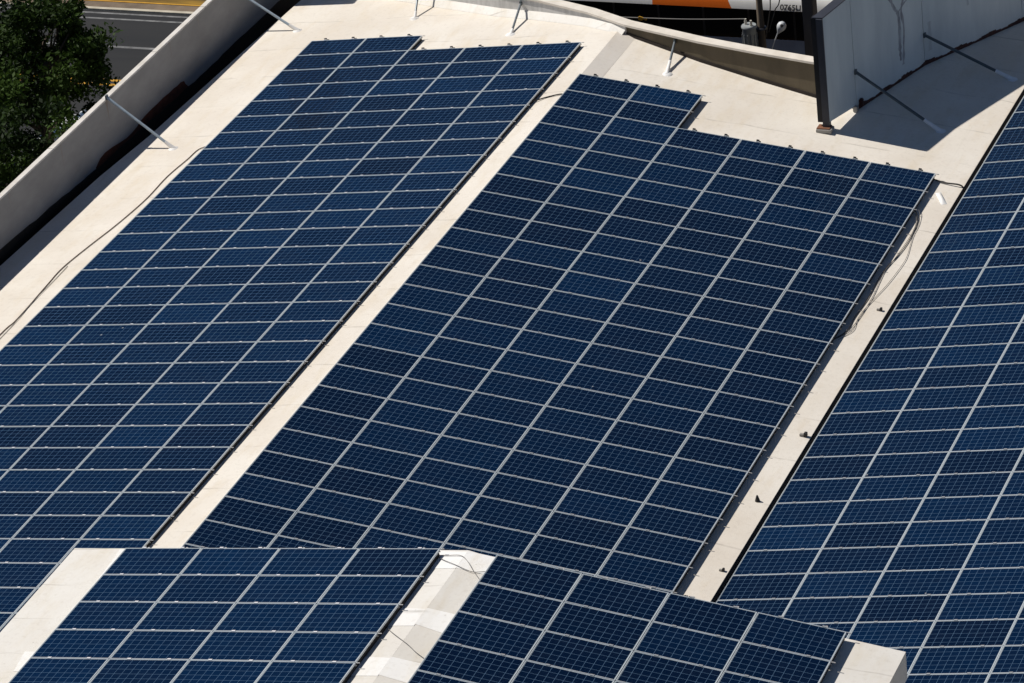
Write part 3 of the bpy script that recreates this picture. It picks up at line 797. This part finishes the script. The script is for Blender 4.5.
for P_, r, m, lab in (([(8.194, -29.529, 3.621), (8.378, -29.543, 3.642), (8.654, -29.543, 3.673), (8.858, -29.709, 3.696), (9.087, -29.995, 3.721), (9.368, -30.313, 3.753)], .006, M_CABLEG, 'grey cable bowing upward over the far end of the near ridge'),
                      ([(8.223, -29.601, 3.625), (8.413, -29.731, 3.646), (8.667, -29.874, 3.674), (8.951, -29.995, 3.706), (9.115, -30.016, 3.725), (9.313, -29.923, 3.747)], .006, M_CABLEG, 'grey cable sagging toward the camera over the far end of near ridge'),
                      ([(8.203, -32.098, 3.622), (8.345, -32.253, 3.638), (8.587, -32.466, 3.665), (8.866, -32.677, 3.697), (9.094, -32.861, 3.722), (9.349, -33.023, 3.751)], .006, M_CABLEG, 'grey cable crossing the near ridge between two white patches')):
    P2 = [(x, y, up(x, y).z + .03) for k, (x, y, z) in enumerate(P_)]
    cable(P2, r, m, lab)

# ------------------------------------------------------------------ small things left on the walkway
def walk(x, y): return Vector((x, y, edge_z(x, y)))
b = MB(); p = walk(10.38, -18.0); b.lathe(p, [(0.06, 0), (0.055, .02), (0.022, .13), (0.0, .16)], 8)
tag(b.build('roof_vent', M_LUG), 'small dark pointed roof vent on the walkway beside the right array', 'roof vent')
for (x, y, lab, s) in ((10.47, -15.05, 'small grey bracket box at the walkway edge, largest and darkest one', 0.65), (10.50, -20.9, 'small grey bracket lowest on the walkway edge by right array', .45), (10.45, -8.95, 'small grey bracket highest up the walkway, level with cable bundle', .5)):
    p = walk(x, y); root = empty('roof_bracket', p, lab, 'bracket', 'small brackets at the walkway edge')
    b = MB(); b.box(p + Vector((0, 0, .05 * s)), (0.16 * s, 0.12 * s, 0.10 * s)); b.build('box', M_CONC, root, bevel=.008)
    b = MB(); b.box(p + Vector((.12 * s, 0.01, .07 * s)), (0.10 * s, 0.16 * s, 0.14 * s)); b.build('clip', M_LUG, root, bevel=.006)
b = MB(); p = walk(10.2, -22.2)
for q in range(5):
    b.box(p + Vector((.05 * q - .1, .03 * (q % 2), .03)), (.05, .05, .06 + .03 * (q % 3)), Matrix.Rotation(q, 3, 'Z'))
tag(b.build('debris_heap', M_LUG), 'small dark scrap heap where the walkway meets the near roof', 'debris')
b = MB()                                                 # a blister of membrane
p = walk(10.31, -2.95)
vs = []; fs = []
for a in range(9):
    for c in range(7):
        u, w = a / 8 * 2 - 1, c / 6 * 2 - 1
        h = .07 * max(0, 1 - u * u) * max(0, 1 - w * w)
        q = walk(p.x + u * .15 + w * .06, p.y + w * .05 - u * .27); vs.append(q + Vector((0, 0, h + .002)))
for a in range(8):
    for c in range(6): fs.append((a * 7 + c, a * 7 + c + 1, (a + 1) * 7 + c + 1, (a + 1) * 7 + c))
b.add(vs, fs, 0, True)
tag(b.build('membrane_blister', M_PATCH), 'raised white membrane blister on the walkway near the middle array corner', 'roof blister')

# ------------------------------------------------------------------ street side: pole, transformer, lamp, wire
M_POLE = noisy('weathered_pole', (0.20, 0.155, 0.11), (0.12, 0.095, 0.07), 4.0, 0.9, (1, 1, .2), .2)
M_TRAFO = noisy('grey_transformer', (0.34, 0.36, 0.36), (0.25, 0.265, 0.27), 4.0, 0.5)
M_LAMPG = noisy('lamp_housing', (0.62, 0.64, 0.66), (0.52, 0.54, 0.57), 4.0, 0.4)
M_PORC = mat('porcelain', (0.62, 0.58, 0.5), 0.3)
b = MB(); b.tube([(3.27, 5, GZ), (3.27, 5, -2), (3.26, 5, 3.2)], [.17, .125, .10], 14)
up_ = empty('utility_pole', (3.27, 5, GZ), 'brown utility pole rising behind the brown low parapet', 'utility pole')
b.build('pole', M_POLE, up_)
b = MB(); b.box((3.2, 4.94, 2.4), (2.2, .1, .12)); b.build('crossarm', M_POLE, up_)
b = MB()
for z in (-.72, -1.35): b.lathe((3.27, 5, z), [(.145, 0), (.145, .06)], 14)
b.build('strap', M_STEELD, up_)
tr = empty('transformer', (2.99, 4.84, -1.45), 'grey drum transformer hung on the utility pole', 'transformer')
b = MB(); b.lathe((2.99, 4.84, -1.45), [(.16, 0), (.185, .04), (.185, .82), (.21, .84), (.21, .88), (.19, .91)], 22); b.build('drum', M_TRAFO, tr)
b = MB()
for q in range(12):
    a = 2 * pi * q / 12; b.box((2.99 + .195 * cos(a), 4.84 + .195 * sin(a), -1.05), (.03, .012, .55), Matrix.Rotation(a, 3, 'Z'))
b.build('cooling_fins', M_TRAFO, tr)
for (dx, dy) in ((-.1, .03), (.08, -.06)):
    b = MB(); b.lathe((2.99 + dx, 4.84 + dy, -.545), [(.03, 0), (.045, .03), (.025, .06), (.04, .09), (.02, .13), (.03, .16)], 10); b.build('bushing', M_PORC, tr)
b = MB(); b.box((3.15, 4.94, -.95), (.12, .07, .08)); b.build('bracket', M_STEELD, tr)
sl = empty('street_lamp', (3.36, 4.95, -1.85), 'pale street lamp head on a short arm beside the utility pole', 'street lamp')
b = MB(); b.tube(catmull([(3.30, 4.95, -1.95), (3.44, 4.92, -1.6), (3.60, 4.90, -1.12), (3.80, 4.86, -.68)], 5), .016, 8); b.build('arm', M_LAMPG, sl)
ax = (Vector((3.93, 4.82, -.44)) - Vector((3.70, 4.88, -.86))).normalized()
Mq = ax.to_track_quat('Z', 'Y').to_matrix()
b = MB(); b.lathe((3.77, 4.87, -.76), [(.022, 0), (.035, .04), (.07, .11), (.11, .19), (.126, .26), (.112, .33), (.07, .38), (.02, .40)], 18, axis=Mq); b.build('housing', M_LAMPG, sl)
b = MB(); nn = Mq @ Vector((0, 0, 1)); view = Vector((.33, -.78, .5)); b.lathe(Vector((3.77, 4.87, -.76)) + nn * .25 + view * .11, [(.042, 0), (.045, .05), (.03, .06)], 10, axis=view.to_track_quat('Z', 'Y').to_matrix()); b.build('photocell', M_LUG, sl)
wire = [Vector((2.89, 4.87, -.39)), Vector((1.0, 5.35, -.70)), Vector((-1.37, 6.0, -1.03)), Vector((-5.2, 7.0, -1.55)), Vector((-8.2, 7.65, -1.95))]
b = MB(); b.tube(catmull(wire, 8), .014, 6)
ow = empty('overhead_wire', (-1.4, 6, -1.03), 'pale overhead wire running left from the transformer', 'wire')
b.build('conductor', M_CABLEG, ow)
b = MB(); b.box((-.32, 5.71, -.895), (.22, .03, .05), Matrix.Rotation(.3, 3, 'Y')); b.box((-.40, 5.73, -.915), (.1, .03, .1)); b.build('yellow_tag', M_YLINE, ow)
for pts, lab in (([(3.63, 4.9, 1.0), (3.61, 4.9, .1), (3.56, 4.9, -.25), (3.42, 4.9, -.9)], 'dark drop cable close beside the utility pole'),
                 ([(4.0, 4.9, .9), (3.86, 4.9, .13), (3.72, 4.9, -.12), (3.5, 4.92, -.75)], 'dark drop cable slanting toward the street lamp head')):
    cable(pts, .016, M_CABLE, lab, 'drop cables by the utility pole')
# grey pillar behind the hoarding's end
gp = empty('concrete_pillar', (4.55, 5, GZ), 'dark grey concrete pillar between the bus and the hoarding end post', 'pillar')
b = MB(); b.box((4.60, 5.15, -2.2), (.30, .40, 13.6)); b.build('shaft', noisy('dark_concrete', (0.085, 0.078, 0.075), (0.055, 0.05, 0.05), 2.0, .9, (1, 1, .3), .2), gp, bevel=.02)
b = MB(); b.box((4.60, 5.15, GZ + .15), (.6, .6, .3)); b.build('plinth', M_CONC, gp)

# ------------------------------------------------------------------ the bus in the far lane
M_BWHITE = noisy('bus_white', (0.86, 0.85, 0.82), (0.80, 0.79, 0.76), 1.5, 0.35)
M_BORANGE = noisy('bus_orange', (0.80, 0.16, 0.012), (0.74, 0.14, 0.012), 1.5, 0.35)
M_BSHADE = noisy('bus_white_shaded', (0.20, 0.24, 0.31), (0.15, 0.18, 0.25), 2.0, 0.4)  # white side painted blue-grey, its shade put into the colour
M_BGLASS = mat('bus_glass', (0.003, 0.003, 0.004), 0.10, 0, 0.12)
M_TYRE = mat('tyre_rubber', (0.012, 0.012, 0.012), 0.8)
M_TEXT = mat('fleet_number_paint', (0.02, 0.02, 0.025), 0.6)
bus = empty('city_bus', (-3.5, 21.1, GZ), 'white and orange city bus with black windows passing behind the low parapet', 'bus')
Y0, Y1, X0, X1 = 19.90, 22.35, -11.2, 2.2
ZT = -6.02
prof = [(Y0, GZ + .35), (Y0, -7.66), (Y0 + .03, -6.70), (Y0 + .06, -6.52), (Y0 + .14, -6.33), (Y0 + .30, -6.17), (Y0 + .6, -6.08), ((Y0 + Y1) / 2, ZT)]
prof += [(Y0 + Y1 - y, z) for y, z in reversed(prof[:-1])]
def extr(b, prof, x0, x1, cap0=True, cap1=True, sh=0.0, smooth=False):
    n = len(prof)
    vs = [(x0, y, z) for y, z in prof] + [(x1 + sh * (z + 6.5), y, z) for y, z in prof]
    b.add(vs, [(k, k + 1, n + k + 1, n + k) for k in range(n - 1)], 0, smooth)
    if cap0: b.add([(x0, y, z) for y, z in prof], [tuple(range(n))])
    if cap1: b.add([(x1 + sh * (z + 6.5), y, z) for y, z in prof], [tuple(range(n))])
low = [(Y0, GZ + .35), (Y0, -7.66), (Y1, -7.66), (Y1, GZ + .35)]
b = MB(); extr(b, low, X0, X1); b.add([(X0, Y0, GZ + .35), (X1, Y0, GZ + .35), (X1, Y1, GZ + .35), (X0, Y1, GZ + .35)], [(0, 1, 2, 3)]); b.build('body', M_BSHADE, bus)
glass = [(Y0 + .012, -7.658), (Y0 + .035, -6.71), (Y1 - .035, -6.71), (Y1 - .012, -7.658)]
b = MB(); extr(b, glass, X0 + .05, X1 - .05); b.build('window', M_BGLASS, bus)
b = MB()
for k in range(10):
    x = X0 + .1 + k * (X1 - X0 - .2) / 9
    b.box((x, Y0 + .018, -7.18), (.07, .02, .94)); b.box((x, Y1 - .018, -7.18), (.07, .02, .94))
b.build('window_pillar', M_STEELB_SHADE, bus)
roofp = prof[2:-2]
b = MB(); extr(b, roofp, X0, -5.42, True, False, 0.0, True); b.build('roof', M_BWHITE, bus)
b = MB(); extr(b, roofp, -5.42, -2.93, False, False, -0.45, True); b.build('orange_roof_band', M_BORANGE, bus)
b = MB()
n = len(roofp)
vs = [(-2.93 - .45 * (z + 6.5), y, z) for y, z in roofp] + [(X1, y, z) for y, z in roofp]
b.add(vs, [(k, k + 1, n + k + 1, n + k) for k in range(n - 1)], 0, True); b.add(vs[n:], [tuple(range(n))])
b.build('roof', M_BWHITE, bus)
for x in (-8.9, -.3):
    for y in (Y0 + .12, Y1 - .12):
        Mw = Matrix.Rotation(pi / 2, 3, 'X')
        b = MB(); b.lathe((x, y + .14, GZ + .5), [(.30, 0), (.47, 0), (.5, .04), (.5, .24), (.47, .28), (.30, .28)], 24, axis=Mw); w_ = b.build('wheel', M_TYRE, bus)
        b = MB(); b.lathe((x, y + .15, GZ + .5), [(.295, 0), (.295, .27), (.12, .30)], 20, axis=Mw); b.build('rim', M_GALV, w_)
cu = bpy.data.curves.new('fleet_number', 'FONT'); cu.body = '0765U'; cu.size = 0.25; cu.offset = 0.005; cu.extrude = 0.002; cu.space_character = 1.0; cu.align_x = 'CENTER'
to = bpy.data.objects.new('fleet_number_tmp', cu); COL.objects.link(to)
bpy.context.view_layer.update()
tm = bpy.data.meshes.new_from_object(to.evaluated_get(bpy.context.evaluated_depsgraph_get()))
bpy.data.objects.remove(to)
to = link('fleet_number', tm, M_TEXT)
to.location = (-0.93, Y0 + .004, -6.665); to.rotation_euler = (radians(76), 0, 0)
tm.transform(to.matrix_basis if False else Matrix.LocRotScale(to.location, to.rotation_euler, None)); to.location = (0, 0, 0); to.rotation_euler = (0, 0, 0)
to.parent = bus; to.matrix_parent_inverse = parent_mw(bus).inverted()

# ------------------------------------------------------------------ a white car under the trees
car = empty('parked_car', (-20.7, 11.6, GZ), 'white parked car half hidden under the dark trees at left', 'car')
M_CARW = mat('car_white', (0.78, 0.80, 0.80), 0.3, 0, .5, .5)
cp = [(-2.1, .28), (-2.12, .62), (-2.0, .78), (-1.15, .90), (-.55, 1.40), (.2, 1.46), (1.05, 1.38), (1.75, .95), (2.08, .88), (2.14, .55), (2.1, .28)]
b = MB(); n = len(cp); rows = []
for (yy, sx, sz) in ((-.86, .97, .0), (-.80, 1, .02), (0, 1.0, .05), (.80, 1, .02), (.86, .97, .0)):
    rows.append([(-20.7 + x * sx, 11.6 + (yy * (1 - .22 * max(0, z - .85) / .6)), GZ + z + (sz if z > .5 else 0)) for x, z in cp])
vs = [p for r in rows for p in r]
fs = [(a * n + k, a * n + k + 1, (a + 1) * n + k + 1, (a + 1) * n + k) for a in range(4) for k in range(n - 1)] + [tuple(range(n)), tuple(4 * n + k for k in range(n))]
b.add(vs, fs, 0, True); b.build('body', M_CARW, car)
b = MB()
for (p, q) in (((-1.02, .99), (-.62, 1.35)), ((1.14, 1.34), (1.66, 1.02))):
    b.box((-20.7 + (p[0] + q[0]) / 2, 11.6, GZ + (p[1] + q[1]) / 2 + .055), (math.hypot(q[0] - p[0], q[1] - p[1]), 1.25, .02), Matrix.Rotation(-math.atan2(q[1] - p[1], q[0] - p[0]), 3, 'Y'))
b.build('windscreen', M_BGLASS, car)
b = MB()
for s in (-1, 1): b.box((-20.5, 11.6 + s * .80, GZ + 1.13), (1.7, .02, .34), Matrix.Rotation(s * .3, 3, 'X'))
b.build('side_window', M_BGLASS, car)
for x in (-1.3, 1.35):
    for s in (-1, 1):
        b = MB(); b.lathe((-20.7 + x, 11.6 + s * .74 + .1, GZ + .31), [(.2, 0), (.31, .01), (.31, .19), (.2, .2)], 18, axis=Matrix.Rotation(pi / 2, 3, 'X')); b.build('wheel', M_TYRE, car)

# ------------------------------------------------------------------ trees on the street
def leaf_material():
    m = mat('leaves', (0.05, 0.09, 0.025), 0.6, 0, 0.12)
    t = NT(m)
    at = t.new('ShaderNodeAttribute', attribute_name='tone')
    c = t.mix(at.outputs['Fac'], (0.004, 0.011, 0.003), (0.046, 0.086, 0.012))
    t.l.new(c, t.b.inputs['Base Color'])
    tr_ = t.new('ShaderNodeBsdfTranslucent'); t.l.new(c, tr_.inputs[0])
    mx = t.new('ShaderNodeMixShader'); mx.inputs[0].default_value = 0.18
    outn = [x for x in t.n if x.type == 'OUTPUT_MATERIAL'][0]
    t.l.new(t.b.outputs[0], mx.inputs[1]); t.l.new(tr_.outputs[0], mx.inputs[2]); t.l.new(mx.outputs[0], outn.inputs[0])
    return m
M_LEAF = leaf_material()
def tree(base, crown, rad, seed, label, nclump=110, nleaf=170, leaf=0.19):
    g = np.random.default_rng(seed)
    base, crown = Vector(base), Vector(crown)
    root = empty('street_tree', base, label, 'tree', 'trees beside the road at left')
    b = MB()
    b.tube(catmull([base, base + (crown - base) * .35 + Vector((.15, -.1, 0)), base + (crown - base) * .7, crown], 4), [.24 - .13 * q / 12 for q in range(13)], 10)
    b.build('trunk', M_BARK, root)
    d = g.normal(size=(nclump, 3)); d /= np.linalg.norm(d, axis=1)[:, None]
    lob = 1 + .30 * np.sin(d[:, 0] * 4 + seed) * np.cos(d[:, 1] * 5 - seed) + .22 * np.sin(d[:, 2] * 7 + 2 * seed)
    rr = (g.uniform(.35, 1, nclump) ** .5) * lob
    cc = np.array(crown) + d * rr[:, None] * np.array(rad)
    cc = cc[cc[:, 2] > base.z + 1.6]
    b = MB()
    for q in range(0, len(cc), 6):
        s = base + (crown - base) * g.uniform(.45, .95); e = Vector(cc[q]); mid = (s + e) / 2 + Vector(g.normal(size=3) * .25)
        b.tube(catmull([s, mid, e], 3), [.07, .06, .055, .045, .035, .025, .015], 6)
    b.build('limb', M_BARK, root)
    N = len(cc) * nleaf
    ci = np.repeat(np.arange(len(cc)), nleaf)
    cr = g.uniform(.28, .72, len(cc))[ci]
    off = g.normal(size=(N, 3)); off /= np.linalg.norm(off, axis=1)[:, None]; off *= (g.uniform(0, 1, N) ** .45 * cr)[:, None] * np.array([1, 1, .75])
    P = cc[ci] + off
    keep = P[:, 0] < -11.65
    P = P[keep]; ci = ci[keep]; N = len(P)
    a = g.normal(size=(N, 3)); a /= np.linalg.norm(a, axis=1)[:, None]
    nrm = g.normal(size=(N, 3)) + np.array([0, 0, 1.1]); bb = np.cross(nrm, a); bb /= np.linalg.norm(bb, axis=1)[:, None]
    L_ = (leaf * g.uniform(.6, 1.25, N))[:, None]; W_ = L_ * g.uniform(.38, .55, N)[:, None]
    V = np.stack([P - a * L_ / 2, P + bb * W_ / 2, P + a * L_ / 2, P - bb * W_ / 2], 1).reshape(-1, 3)
    me = bpy.data.meshes.new('crown')
    me.vertices.add(4 * N); me.vertices.foreach_set('co', V.ravel())
    me.loops.add(4 * N); me.loops.foreach_set('vertex_index', np.arange(4 * N))
    me.polygons.add(N); me.polygons.foreach_set('loop_start', np.arange(N) * 4); me.polygons.foreach_set('loop_total', np.full(N, 4))
    tone = me.attributes.new('tone', 'FLOAT', 'FACE')
    ct = g.uniform(0, 1, len(cc))
    tone.data.foreach_set('value', np.clip(ct[ci] ** 1.5 * .75 + g.uniform(0, .3, N), 0, 1))
    me.update(calc_edges=True)
    link('crown', me, M_LEAF, root)
    return root
tree((-21.2, 8.4, GZ), (-20.45, 8.6, -4.6), (2.3, 2.3, 2.1), 3, 'dark broad tree nearest the road lines, behind the left parapet', 105)
tree((-24.6, 9.0, GZ), (-24.2, 9.2, -4.6), (3.0, 2.8, 2.8), 8, 'dark tree cut off by the left edge of the photo', 105)
tree((-19.6, 2.6, GZ), (-19.4, 2.8, -5.6), (2.9, 3.0, 2.3), 14, 'shaded tree lowest at left, close outside the parapet', 105)
